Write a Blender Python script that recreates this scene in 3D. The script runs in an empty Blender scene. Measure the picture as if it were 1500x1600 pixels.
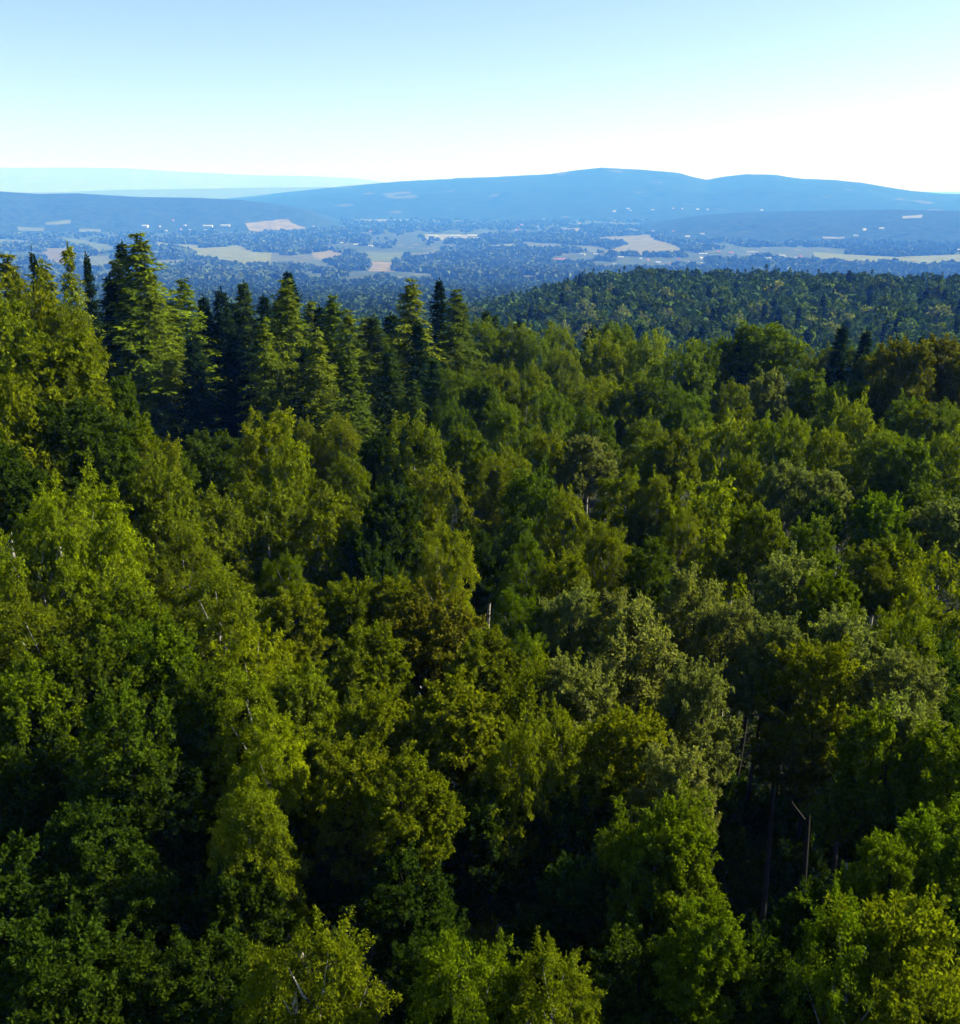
import bpy, math, random
import numpy as np
from mathutils import Vector

# ------------------------------------------------------------------ camera, sky, sun, exposure
SC = bpy.context.scene
COL = SC.collection
W0, H0, F = 1500.0, 1600.0, 1608.0           # photograph frame and focal length in its pixels
CAMZ = 36.0                                  # lookout platform above the forest floor
PITCH = math.atan(515.0 / F)                 # camera looks down so that eye level falls at row 285
cam_d = bpy.data.cameras.new('camera')
cam_d.sensor_fit = 'HORIZONTAL'
cam_d.sensor_width = 36.0
cam_d.lens = 36.0 * F / W0
cam_d.clip_start = 0.5
cam_d.clip_end = 120000.0
cam = bpy.data.objects.new('camera', cam_d)
cam.location = (0, 0, CAMZ)
cam.rotation_euler = (math.pi / 2 - PITCH, 0, 0)
COL.objects.link(cam)
SC.camera = cam

SUN_AZ, SUN_EL = math.radians(77), math.radians(34)   # to the right of the view direction
wd = bpy.data.worlds.new('World'); SC.world = wd; wd.use_nodes = True
nt = wd.node_tree
sky = nt.nodes.new('ShaderNodeTexSky'); sky.sky_type = 'NISHITA'; sky.sun_disc = False
sky.sun_elevation = SUN_EL; sky.sun_rotation = SUN_AZ
sky.altitude = 300; sky.air_density = 0.75; sky.dust_density = 0.8; sky.ozone_density = 1.0
bg = nt.nodes['Background']; bg.inputs['Strength'].default_value = 0.068
nt.links.new(sky.outputs[0], bg.inputs[0])

sl = bpy.data.lights.new('sun', 'SUN'); sl.energy = 5.0; sl.angle = math.radians(0.5)
sl.color = (1.0, 0.93, 0.78)
so = bpy.data.objects.new('sun', sl)
sdir = Vector((math.sin(SUN_AZ) * math.cos(SUN_EL), math.cos(SUN_AZ) * math.cos(SUN_EL), math.sin(SUN_EL)))
so.rotation_euler = sdir.to_track_quat('Z', 'Y').to_euler()
so.location = (60, 0, 80)
COL.objects.link(so)

SC.view_settings.view_transform = 'Standard'
SC.view_settings.look = 'None'
SC.view_settings.gamma = 1.0
SC.view_settings.exposure = 1.5
SC.view_settings.use_curve_mapping = False
cy = SC.cycles
cy.max_bounces = 5; cy.diffuse_bounces = 1; cy.glossy_bounces = 1; cy.transmission_bounces = 3
cy.volume_bounces = 0; cy.transparent_max_bounces = 4
cy.use_denoising = True
cy.sample_clamp_indirect = 4.0
cy.caustics_reflective = False; cy.caustics_refractive = False

random.seed(11)
RNG = np.random.default_rng(11)

# ------------------------------------------------------------------ helpers
def ray(px, py):
    cx, cyy = (px - W0 / 2) / F, (H0 / 2 - py) / F
    cp, sp = math.cos(PITCH), math.sin(PITCH)
    return np.array([cx, cp + cyy * sp, -sp + cyy * cp])

def project(x, y, z):
    cp, sp = math.cos(PITCH), math.sin(PITCH)
    dz = z - CAMZ
    dep = y * cp - dz * sp
    up = y * sp + dz * cp
    return W0 / 2 + F * x / dep, H0 / 2 - F * up / dep

def azel(px, py):
    d = ray(px, py); hyp = math.hypot(d[0], d[1])
    return math.atan2(d[0], d[1]), d[2] / hyp

def smooth(a, b, x):
    t = np.clip((x - a) / (b - a), 0, 1)
    return t * t * (3 - 2 * t)

_tab = np.random.default_rng(5).random((256, 256))
def vnoise(x, y):
    xi = np.floor(x).astype(int); yi = np.floor(y).astype(int)
    fx = x - xi; fy = y - yi
    fx = fx * fx * (3 - 2 * fx); fy = fy * fy * (3 - 2 * fy)
    a = _tab[xi & 255, yi & 255]; b = _tab[(xi + 1) & 255, yi & 255]
    c = _tab[xi & 255, (yi + 1) & 255]; d = _tab[(xi + 1) & 255, (yi + 1) & 255]
    return (a * (1 - fx) + b * fx) * (1 - fy) + (c * (1 - fx) + d * fx) * fy

def fbm(x, y, o=4):
    s = 0; a = 0.5
    for i in range(o):
        s = s + a * vnoise(x * 2 ** i + 17.3 * i, y * 2 ** i + 9.1 * i); a *= 0.5
    return s

def mesh_from(name, V, faces, mats=(), mat_idx=None, smooth_shade=False):
    """V (n,3), faces (m,k) of one size"""
    V = np.asarray(V, np.float32); faces = np.asarray(faces, np.int32)
    m = bpy.data.meshes.new(name)
    n, k = faces.shape
    m.vertices.add(len(V)); m.vertices.foreach_set('co', V.ravel())
    m.loops.add(n * k); m.loops.foreach_set('vertex_index', faces.ravel())
    m.polygons.add(n)
    m.polygons.foreach_set('loop_start', np.arange(0, n * k, k, dtype=np.int32))
    m.polygons.foreach_set('loop_total', np.full(n, k, np.int32))
    for mt in mats: m.materials.append(mt)
    if mat_idx is not None: m.polygons.foreach_set('material_index', np.asarray(mat_idx, np.int32))
    if smooth_shade: m.polygons.foreach_set('use_smooth', np.ones(n, bool))
    m.update(calc_edges=True)
    return m

def add(name, mesh, parent=None, loc=(0, 0, 0)):
    o = bpy.data.objects.new(name, mesh)
    o.location = loc
    if parent is not None: o.parent = parent
    COL.objects.link(o)
    return o

def tag(o, label=None, cat=None, group=None, kind=None):
    if label: o['label'] = label
    if cat: o['category'] = cat
    if group: o['group'] = group
    if kind: o['kind'] = kind
    return o

# ------------------------------------------------------------------ materials
def new_mat(name):
    m = bpy.data.materials.new(name); m.use_nodes = True
    m.node_tree.nodes.clear()
    return m, m.node_tree.nodes, m.node_tree.links

def leaf_material(name, transl=0.42, var=0.45, yellow=0.25, nscale=0.55, ymul=(1.2, 1.15, 0.7)):
    """colour of the leaf comes from the tree (object colour), varied from leaf to leaf"""
    m, N, L = new_mat(name)
    out = N.new('ShaderNodeOutputMaterial')
    oi = N.new('ShaderNodeObjectInfo'); geo = N.new('ShaderNodeNewGeometry')
    val = N.new('ShaderNodeMapRange')
    val.inputs['To Min'].default_value = 1 - var; val.inputs['To Max'].default_value = 1 + var
    L.new(geo.outputs['Random Per Island'], val.inputs['Value'])
    mul = N.new('ShaderNodeVectorMath'); mul.operation = 'SCALE'
    L.new(oi.outputs['Color'], mul.inputs[0]); L.new(val.outputs[0], mul.inputs['Scale'])
    # sprays of younger, yellower leaves
    tc = N.new('ShaderNodeTexCoord'); nz = N.new('ShaderNodeTexNoise')
    nz.inputs['Scale'].default_value = nscale; nz.inputs['Detail'].default_value = 2
    L.new(tc.outputs['Object'], nz.inputs['Vector'])
    rmp = N.new('ShaderNodeMapRange'); rmp.inputs['From Min'].default_value = 0.5; rmp.inputs['From Max'].default_value = 0.72
    rmp.inputs['To Max'].default_value = yellow
    L.new(nz.outputs['Fac'], rmp.inputs['Value'])
    mx = N.new('ShaderNodeMix'); mx.data_type = 'RGBA'
    yel = N.new('ShaderNodeVectorMath'); yel.operation = 'MULTIPLY'; yel.inputs[1].default_value = ymul
    L.new(mul.outputs[0], yel.inputs[0])
    L.new(rmp.outputs[0], mx.inputs['Factor']); L.new(mul.outputs[0], mx.inputs['A']); L.new(yel.outputs[0], mx.inputs['B'])
    bs = N.new('ShaderNodeBsdfDiffuse')
    tr = N.new('ShaderNodeBsdfTranslucent')
    tcol = N.new('ShaderNodeVectorMath'); tcol.operation = 'MULTIPLY'; tcol.inputs[1].default_value = (1.35, 1.45, 0.5)
    L.new(mx.outputs['Result'], tcol.inputs[0])
    L.new(mx.outputs['Result'], bs.inputs['Color']); L.new(tcol.outputs[0], tr.inputs['Color'])
    ms = N.new('ShaderNodeMixShader'); ms.inputs[0].default_value = transl
    L.new(bs.outputs[0], ms.inputs[1]); L.new(tr.outputs[0], ms.inputs[2])
    L.new(ms.outputs[0], out.inputs['Surface'])
    return m

def plain_material(name, col, rough=0.9, noise=None, spec=0.2):
    m, N, L = new_mat(name)
    out = N.new('ShaderNodeOutputMaterial'); bs = N.new('ShaderNodeBsdfPrincipled')
    bs.inputs['Roughness'].default_value = rough; bs.inputs['Specular IOR Level'].default_value = spec
    bs.inputs['Base Color'].default_value = (*col, 1)
    if noise:
        sc, amt = noise
        tc = N.new('ShaderNodeTexCoord'); nz = N.new('ShaderNodeTexNoise'); nz.inputs['Scale'].default_value = sc
        nz.inputs['Detail'].default_value = 5
        L.new(tc.outputs['Object'], nz.inputs['Vector'])
        mr = N.new('ShaderNodeMapRange'); mr.inputs['To Min'].default_value = 1 - amt; mr.inputs['To Max'].default_value = 1 + amt
        mr.inputs['From Min'].default_value = 0.3; mr.inputs['From Max'].default_value = 0.7
        L.new(nz.outputs['Fac'], mr.inputs['Value'])
        v = N.new('ShaderNodeVectorMath'); v.operation = 'SCALE'; v.inputs[0].default_value = col
        L.new(mr.outputs[0], v.inputs['Scale']); L.new(v.outputs[0], bs.inputs['Base Color'])
    L.new(bs.outputs[0], out.inputs['Surface'])
    return m

M_LEAF = leaf_material('broadleaf_foliage')
M_NEEDLE = leaf_material('needle_foliage', transl=0.15, var=0.35, yellow=0.1)
M_MASS = leaf_material('distant_foliage', transl=0.1, var=0.35, yellow=1.0, nscale=0.09, ymul=(1.9, 1.6, 1.4))
M_BARK = plain_material('shade_darkened_bark', (0.017, 0.015, 0.011), noise=(3, 0.4))  # darker than real bark: hollow shade is put into the colour

def birch_bark():
    m, N, L = new_mat('white_birch_bark')
    out = N.new('ShaderNodeOutputMaterial'); bs = N.new('ShaderNodeBsdfPrincipled'); bs.inputs['Roughness'].default_value = 0.7
    tc = N.new('ShaderNodeTexCoord'); mp = N.new('ShaderNodeMapping'); mp.inputs['Scale'].default_value = (2, 2, 5)
    nz = N.new('ShaderNodeTexNoise'); nz.inputs['Scale'].default_value = 1.0
    cr = N.new('ShaderNodeValToRGB'); cr.color_ramp.elements[0].position = 0.36; cr.color_ramp.elements[0].color = (0.03, 0.025, 0.02, 1)
    cr.color_ramp.elements[1].position = 0.46; cr.color_ramp.elements[1].color = (0.32, 0.30, 0.26, 1)
    L.new(tc.outputs['Object'], mp.inputs[0]); L.new(mp.outputs[0], nz.inputs['Vector']); L.new(nz.outputs['Fac'], cr.inputs[0])
    L.new(cr.outputs[0], bs.inputs['Base Color']); L.new(bs.outputs[0], out.inputs['Surface'])
    return m
M_BIRCH = birch_bark()

def ground_material():
    m, N, L = new_mat('ground_cover')
    out = N.new('ShaderNodeOutputMaterial'); bs = N.new('ShaderNodeBsdfPrincipled'); bs.inputs['Roughness'].default_value = 0.95
    bs.inputs['Specular IOR Level'].default_value = 0.1
    geo = N.new('ShaderNodeNewGeometry')
    mp = N.new('ShaderNodeMapping'); mp.inputs['Scale'].default_value = (1 / 200, 1 / 380, 0)
    mp.inputs['Rotation'].default_value = (0, 0, 0.3)
    L.new(geo.outputs['Position'], mp.inputs[0])
    wz = N.new('ShaderNodeTexNoise'); wz.inputs['Scale'].default_value = 1.3; wz.inputs['Detail'].default_value = 3
    L.new(mp.outputs[0], wz.inputs['Vector'])
    wa = N.new('ShaderNodeVectorMath'); wa.operation = 'MULTIPLY_ADD'; wa.inputs[1].default_value = (0.7, 0.7, 0)
    L.new(wz.outputs['Color'], wa.inputs[0]); L.new(mp.outputs[0], wa.inputs[2])
    vo = N.new('ShaderNodeTexVoronoi'); L.new(wa.outputs[0], vo.inputs['Vector'])
    sp = N.new('ShaderNodeSeparateColor'); L.new(vo.outputs['Color'], sp.inputs[0])
    cr = N.new('ShaderNodeValToRGB'); cr.color_ramp.interpolation = 'CONSTANT'
    e = cr.color_ramp.elements; e[0].color = (0.035, 0.055, 0.018, 1)
    e[1].position = 0.42; e[1].color = (0.035, 0.052, 0.016, 1)
    for p, c in ((0.6, (0.045, 0.060, 0.022)), (0.72, (0.065, 0.070, 0.03)), (0.8, (0.05, 0.07, 0.02)), (0.88, (0.052, 0.066, 0.026)), (0.95, (0.11, 0.11, 0.055))):
        q = e.new(p); q.color = (*c, 1)
    L.new(sp.outputs[0], cr.inputs[0])
    # leaf litter and soil of the forest hill near by
    ln = N.new('ShaderNodeVectorMath'); ln.operation = 'LENGTH'; L.new(geo.outputs['Position'], ln.inputs[0])
    mr = N.new('ShaderNodeMapRange'); mr.inputs['From Min'].default_value = 1600; mr.inputs['From Max'].default_value = 3000
    L.new(ln.outputs['Value'], mr.inputs['Value'])
    nz = N.new('ShaderNodeTexNoise'); nz.inputs['Scale'].default_value = 0.8; nz.inputs['Detail'].default_value = 6
    L.new(geo.outputs['Position'], nz.inputs['Vector'])
    cr2 = N.new('ShaderNodeValToRGB'); cr2.color_ramp.elements[0].position = 0.35; cr2.color_ramp.elements[0].color = (0.016, 0.016, 0.007, 1)
    cr2.color_ramp.elements[1].position = 0.7; cr2.color_ramp.elements[1].color = (0.02, 0.03, 0.009, 1)
    L.new(nz.outputs['Fac'], cr2.inputs[0])
    mx = N.new('ShaderNodeMix'); mx.data_type = 'RGBA'
    L.new(mr.outputs[0], mx.inputs['Factor']); L.new(cr2.outputs[0], mx.inputs['A']); L.new(cr.outputs[0], mx.inputs['B'])
    L.new(mx.outputs['Result'], bs.inputs['Base Color']); L.new(bs.outputs[0], out.inputs['Surface'])
    return m
M_GROUND = ground_material()

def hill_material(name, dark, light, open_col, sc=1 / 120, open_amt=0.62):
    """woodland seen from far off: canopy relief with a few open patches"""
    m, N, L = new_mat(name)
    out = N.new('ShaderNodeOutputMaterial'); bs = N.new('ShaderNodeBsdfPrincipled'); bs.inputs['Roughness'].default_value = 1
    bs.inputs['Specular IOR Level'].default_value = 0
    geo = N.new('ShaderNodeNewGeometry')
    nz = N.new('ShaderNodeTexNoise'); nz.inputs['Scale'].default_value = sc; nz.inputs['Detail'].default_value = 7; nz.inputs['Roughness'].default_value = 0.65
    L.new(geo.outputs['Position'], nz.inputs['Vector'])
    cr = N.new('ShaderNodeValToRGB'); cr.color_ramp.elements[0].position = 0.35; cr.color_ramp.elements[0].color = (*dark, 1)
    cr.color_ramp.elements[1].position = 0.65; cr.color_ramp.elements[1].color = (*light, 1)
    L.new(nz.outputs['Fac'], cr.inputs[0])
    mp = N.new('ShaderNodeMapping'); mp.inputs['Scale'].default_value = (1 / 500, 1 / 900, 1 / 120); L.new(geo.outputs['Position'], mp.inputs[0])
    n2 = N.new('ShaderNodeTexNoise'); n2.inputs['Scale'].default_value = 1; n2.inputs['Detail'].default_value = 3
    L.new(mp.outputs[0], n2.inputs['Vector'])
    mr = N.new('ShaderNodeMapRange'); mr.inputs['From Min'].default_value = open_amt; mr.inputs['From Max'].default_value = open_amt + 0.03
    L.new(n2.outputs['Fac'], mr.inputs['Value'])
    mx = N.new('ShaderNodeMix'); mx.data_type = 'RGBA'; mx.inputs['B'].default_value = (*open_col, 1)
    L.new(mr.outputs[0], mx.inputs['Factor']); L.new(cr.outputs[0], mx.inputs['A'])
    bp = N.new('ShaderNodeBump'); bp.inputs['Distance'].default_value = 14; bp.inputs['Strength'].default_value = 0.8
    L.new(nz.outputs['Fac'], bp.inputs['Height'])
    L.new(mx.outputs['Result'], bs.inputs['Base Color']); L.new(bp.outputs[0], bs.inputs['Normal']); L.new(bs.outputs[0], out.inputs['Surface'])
    return m

# ------------------------------------------------------------------ terrain
FS = 1.9                                     # distance scale of the country beyond the ridge
PLAIN = -350.0
_BR = np.array([0, 130, 210, 300, 450, 800, 1400, 2800, 4600, 7500, 80000.])
_BZ = np.array([0, 0, -22, -36, -52, -82, -130, -235, -325, PLAIN, PLAIN])
_RR = np.array([0, 300, 420, 600, 800, 900, 1020, 80000.])
_RZ = np.array([0, 0, 5, 21, 40, 25, 0, 0.])
def ground_h(x, y):
    x = np.asarray(x, float); y = np.asarray(y, float)
    r = np.hypot(x, y); az = np.degrees(np.arctan2(x, y))
    z = np.interp(r, _BR, _BZ)
    amp = 0.96 * smooth(-5, 9, az) * (1 - smooth(60, 90, az))
    z = z + np.interp(r, _RR, _RZ) * amp
    z = z + smooth(1100, 4500, r) * (fbm(x / 1000, y / 1400, 3) - 0.45) * 18 * (1 - smooth(15000, 30000, r))
    z = z + (fbm(x / 25 + 40, y / 25, 2) - 0.4) * 1.5 * (1 - smooth(500, 900, r))
    return z

class Hill:
    def __init__(self, prof, rc, rf, rb, relief):
        rc, rf, rb = rc * FS, rf * FS, rb * FS
        a = []; zc = []
        for px, py in prof:
            az, t = azel(px, py); a.append(az); zc.append(CAMZ + rc * t)
        self.a, self.z, self.rc, self.rf, self.rb, self.relief = np.array(a), np.array(zc), rc, rf, rb, relief * FS
    def h(self, x, y):
        x = np.asarray(x, float); y = np.asarray(y, float)
        r = np.hypot(x, y); az = np.arctan2(x, y)
        zc = np.interp(az, self.a, self.z)
        s = np.where(r < self.rc, np.clip((r - self.rf) / (self.rc - self.rf), 0, 1), np.clip((self.rb - r) / (self.rb - self.rc), 0, 1))
        s = np.sin(s * math.pi / 2) ** 1.25
        w = fbm(x / (self.relief * 9), y / (self.relief * 9), 4) - 0.47
        base = PLAIN - 25
        return base + (zc - base) * s + w * self.relief * np.sin(s * math.pi) * 1.4 + (fbm(x / 60, y / 60, 2) - .4) * self.relief * 0.10 * s

HILLS = {
 'mountain': Hill([(250, 330), (380, 310), (450, 300), (530, 292), (560, 289), (630, 283), (705, 279.5), (715, 278), (760, 277), (860, 272), (900, 266), (940, 262), (1000, 265), (1060, 270), (1085, 277), (1105, 281), (1130, 276), (1165, 272), (1210, 273), (1250, 279), (1300, 281), (1350, 286), (1390, 293), (1420, 298), (1470, 303), (1560, 306), (1700, 318), (1900, 345)], 9000, 5900, 14000, 60),
 'wooded_hill': Hill([(-700, 345), (-300, 305), (-150, 300), (0, 299), (60, 303), (120, 302), (150, 304), (220, 308), (300, 309), (370, 312), (430, 319), (475, 326), (520, 345), (560, 358)], 5600, 4650, 7200, 22),
 'wooded_foothill': Hill([(960, 362), (1020, 349), (1080, 340), (1150, 333), (1250, 330), (1400, 328), (1500, 330), (1700, 332), (2100, 360)], 5200, 3800, 6500, 18),
 'distant_hills': Hill([(-900, 280), (-500, 268), (-200, 264), (0, 262), (150, 262), (200, 263), (280, 268), (400, 274), (480, 275), (560, 279), (640, 290), (720, 304)], 24000, 20000, 26500, 60),
 'low_ridge': Hill([(-300, 306), (100, 300), (170, 297), (300, 295), (420, 293), (560, 292), (700, 296), (800, 304)], 15000, 12500, 17500, 25),
}
def surf_h(x, y):
    z = ground_h(x, y)
    for h in HILLS.values(): z = np.maximum(z, h.h(x, y))
    return z

def on_ground(px, py, rmin=700, rmax=51000):
    """where the line of sight through a photo point meets the land"""
    d = ray(px, py); d = d / math.hypot(d[0], d[1])
    r = np.geomspace(rmin, rmax, 2500)
    z = surf_h(d[0] * r, d[1] * r)
    hit = np.nonzero(CAMZ + d[2] * r <= z)[0]
    i = hit[0] if len(hit) else len(r) - 1
    return np.array([d[0] * r[i], d[1] * r[i], z[i]])

def polar_sheet(name, hfun, azs, rs, mat, close=False):
    A, R = np.meshgrid(azs, rs, indexing='ij')
    X, Y = np.sin(A) * R, np.cos(A) * R
    V = np.stack([X, Y, hfun(X, Y)], -1).reshape(-1, 3)
    na, nr = len(azs), len(rs)
    i, j = np.meshgrid(np.arange(na if close else na - 1), np.arange(nr - 1), indexing='ij')
    i2 = (i + 1) % na
    fc = np.stack([i * nr + j, i * nr + j + 1, i2 * nr + j + 1, i2 * nr + j], -1).reshape(-1, 4)[:, ::-1]
    return add(name, mesh_from(name, V, fc, (mat,), smooth_shade=True))

azs = np.radians(np.concatenate([np.arange(-40, 40, 0.33), np.arange(40, 320, 4.0)]))
rs = np.concatenate([[0.01], np.arange(6, 160, 6), np.geomspace(160, 52000, 150)])
tag(polar_sheet('ground', ground_h, azs, rs, M_GROUND, close=True), kind='structure')
hm = {
 'mountain': hill_material('mountain_woods', (0.008, 0.018, 0.008), (0.028, 0.04, 0.014), (0.08, 0.08, 0.05), 1 / 160, 0.66),
 'wooded_hill': hill_material('hill_woods', (0.010, 0.020, 0.008), (0.035, 0.05, 0.018), (0.10, 0.11, 0.05), 1 / 60, 0.75),
 'wooded_foothill': hill_material('foothill_woods', (0.010, 0.020, 0.008), (0.035, 0.05, 0.018), (0.06, 0.08, 0.03), 1 / 70, 0.66),
 'distant_hills': hill_material('distant_haze_tint', (0.11, 0.07, 0.05), (0.16, 0.105, 0.07), (0.2, 0.13, 0.09), 1 / 400, 0.7),  # lightened, reddish surface stands in for the whiter far haze
 'low_ridge': hill_material('ridge_haze_tint', (0.07, 0.055, 0.035), (0.11, 0.085, 0.05), (0.16, 0.13, 0.08), 1 / 200, 0.66),  # haze fade painted into the surface as a lighter, redder tone
}
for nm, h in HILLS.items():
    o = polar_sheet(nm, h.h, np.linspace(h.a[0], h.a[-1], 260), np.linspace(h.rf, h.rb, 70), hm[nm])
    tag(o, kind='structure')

# haze: the air over the whole country, wavelength dependent scattering
def haze():
    s, z0, z1 = 54000.0, -420.0, 720.0
    V = [(x, y, z) for x in (-s, s) for y in (-s, s) for z in (z0, z1)]
    fc = [(0, 1, 3, 2), (4, 6, 7, 5), (0, 4, 5, 1), (2, 3, 7, 6), (0, 2, 6, 4), (1, 5, 7, 3)]
    m, N, L = new_mat('haze_air')
    out = N.new('ShaderNodeOutputMaterial'); pv = N.new('ShaderNodeVolumePrincipled')
    pv.inputs['Color'].default_value = (0.055, 0.22, 1.0, 1)
    pv.inputs['Absorption Color'].default_value = (1, 1, 1, 1)
    pv.inputs['Density'].default_value = 1.42e-4
    pv.inputs['Anisotropy'].default_value = 0.0
    L.new(pv.outputs[0], out.inputs['Volume'])
    m.cycles.homogeneous_volume = True
    o = add('haze', mesh_from('haze', V, fc, (m,)))
    tag(o, kind='stuff')
haze()

# ------------------------------------------------------------------ fields in the valley
def field(pts, col, label, lift=1.6):
    import bmesh
    P = [on_ground(*p) for p in pts]
    bm = bmesh.new()
    vs = [bm.verts.new((p[0], p[1], 0)) for p in P]
    bm.faces.new(vs)
    bmesh.ops.triangulate(bm, faces=bm.faces[:])
    for _ in range(4):
        es = [e for e in bm.edges if e.calc_length() > 45]
        if not es: break
        bmesh.ops.subdivide_edges(bm, edges=es, cuts=1)
        bmesh.ops.triangulate(bm, faces=bm.faces[:])
    co = np.array([v.co[:] for v in bm.verts])
    z = surf_h(co[:, 0], co[:, 1]) + lift
    for v, q in zip(bm.verts, z): v.co.z = q
    for f_ in bm.faces:
        f_.normal_update()
        if f_.normal.z < 0: f_.normal_flip()
    me = bpy.data.meshes.new('field'); bm.to_mesh(me); bm.free()
    me.materials.append(plain_material('field_crop', tuple(FK * q for q in col), 0.95, (0.012, 0.28), 0.05))
    o = add('field', me); tag(o, label, 'field', 'fields in the valley', 'structure')
    FIELDS.append(np.array([p[:2] for p in P]))
FIELDS = []
TAN, OLV, PALE, PINK, GRN = (0.36, 0.39, 0.08), (0.25, 0.31, 0.07), (0.27, 0.31, 0.14), (0.44, 0.37, 0.14), (0.17, 0.22, 0.07)
FK = 0.36
field([(240, 377), (262, 381), (310, 383), (318, 388), (352, 386), (372, 382), (387, 390), (398, 394), (425, 395), (420, 417), (380, 418), (352, 412), (326, 407), (308, 403), (300, 395), (285, 390), (262, 387), (242, 385)], TAN, 'long tan hillside field, the largest in the valley')
field([(425, 395), (450, 400), (480, 398), (500, 402), (512, 417), (500, 421), (470, 419), (420, 417)], (0.22, 0.24, 0.09), 'green meadow joining the end of the long tan field')
field([(383, 349), (430, 344), (450, 343), (478, 357), (465, 362), (430, 363), (390, 361)], PINK, 'pinkish bare field at the foot of the wooded hill')
field([(236, 407), (290, 406), (286, 417), (262, 415), (248, 421)], PALE, 'small pale field behind the tall larch')
field([(95, 372), (130, 375), (150, 380), (175, 383), (184, 395), (160, 396), (130, 386), (105, 383)], OLV, 'olive field just behind the thin spruce tips')
field([(128, 400), (170, 401), (184, 412), (158, 424), (130, 418)], (0.26, 0.30, 0.12), 'pale green meadow between spruce tips and tall larch')
field([(66, 388), (118, 388), (124, 410), (92, 420), (68, 408)], (0.34, 0.30, 0.14), 'tan field behind the pair of thin conifer tips')
field([(486, 396), (515, 392), (546, 397), (530, 406), (512, 409), (492, 404)], PINK, 'lens-shaped pink ploughed field in mid valley')
field([(575, 409), (620, 410), (616, 425), (576, 425)], (0.46, 0.38, 0.14), 'square orange-tan field in mid valley')
field([(566, 394), (625, 395), (634, 404), (622, 409.5), (574, 408.5), (564, 401)], OLV, 'olive field just beyond the square orange-tan field')
field([(478, 405), (510, 410), (552, 424), (520, 425), (482, 418)], GRN, 'green strip below the pink ploughed field')
field([(638, 396), (662, 396), (682, 392), (672, 402), (640, 404)], (0.30, 0.32, 0.14), 'small pale green field beside dark copse')
field([(628, 419), (655, 413), (666, 416), (640, 424)], (0.26, 0.30, 0.14), 'narrow pale strip near the lone pointed spruce')
field([(763, 384), (803, 381), (803, 388), (765, 388)], (0.36, 0.42, 0.22), 'small bright green field in the valley woods')
field([(805, 377), (870, 382), (940, 386), (960, 395), (930, 396), (890, 389), (825, 390)], (0.24, 0.27, 0.13), 'long pale green field before the village')
field([(908, 373), (980, 369), (1012, 367), (1030, 376), (1060, 384), (1074, 398), (1000, 399), (935, 397), (962, 388), (985, 380)], (0.36, 0.34, 0.13), 'broad pinkish stubble field above the village')
field([(1270, 394), (1320, 398), (1400, 402), (1530, 397), (1530, 413), (1440, 418), (1390, 414), (1330, 414), (1275, 411)], (0.33, 0.37, 0.09), 'long yellow-green meadow right behind the ridge crest')
field([(26, 355), (70, 356), (68, 362), (30, 362)], PALE, 'pale strip under the far wooded hill')
field([(71, 348), (111, 343), (110, 350), (72, 352)], PALE, 'pale wedge cut into the foot of the wooded hill')
field([(123, 358), (158, 359), (157, 363.5), (124, 363)], PALE, 'short pale strip left of the white farm')
field([(-20, 373), (50, 377), (46, 383), (-20, 381)], PALE, 'pale strip at the photo edge below the hill')
field([(660, 366.5), (750, 366.5), (750, 377), (668, 375)], (0.50, 0.50, 0.42), 'pale open ground round the long white sheds')
field([(874, 357), (911, 357), (911, 362), (874, 362)], PINK, 'thin pink strip at the mountain foot')
field([(1410, 338), (1442, 336), (1440, 341), (1410, 342)], (0.45, 0.45, 0.38), 'lone pale clearing high on the dark foothill')
field([(558, 343), (640, 343), (640, 346), (560, 346)], (0.4, 0.42, 0.36), 'thin pale line of open land at the mountain foot')
field([(1284, 370), (1320, 371), (1320, 373), (1286, 373)], (0.45, 0.45, 0.36), 'thin pale track low on the dark foothill')
field([(595, 303), (640, 300), (655, 308), (610, 312)], (0.22, 0.22, 0.14), 'pale clearing on the mountain slope')

def in_fields(x, y):
    ins = np.zeros(len(x), bool)
    for P in FIELDS:
        c = np.zeros(len(x), bool); n = len(P); j = n - 1
        for i in range(n):
            xi, yi = P[i]; xj, yj = P[j]
            t = ((yi > y) != (yj > y)) & (x < (xj - xi) * (y - yi) / (yj - yi + 1e-9) + xi)
            c ^= t; j = i
        ins |= c
    return ins

# ------------------------------------------------------------------ leaves and crowns
def nrm(v):
    return v / np.maximum(np.linalg.norm(v, axis=-1, keepdims=True), 1e-9)

def leaf_mesh(name, P, T, Nn, L, Wd, mat, rng, fold=0.25):
    """one folded lozenge leaf (two triangles) per row: base P, axis T, face normal Nn"""
    T = nrm(T); B = nrm(np.cross(Nn, T)); Nn = np.cross(T, B)
    L = L[:, None]; Wd = Wd[:, None]
    mid = P + T * L * 0.45 + Nn * Wd * fold
    V = np.stack([P, mid + B * Wd * 0.5, P + T * L, mid - B * Wd * 0.5], 1).reshape(-1, 3)
    b = np.arange(len(P)) * 4
    fc = np.stack([b, b + 1, b + 2, b, b + 2, b + 3], 1).reshape(-1, 3)
    return mesh_from(name, V, fc, (mat,))

def rand_dir(rng, n):
    return nrm(rng.normal(size=(n, 3)))

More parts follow.
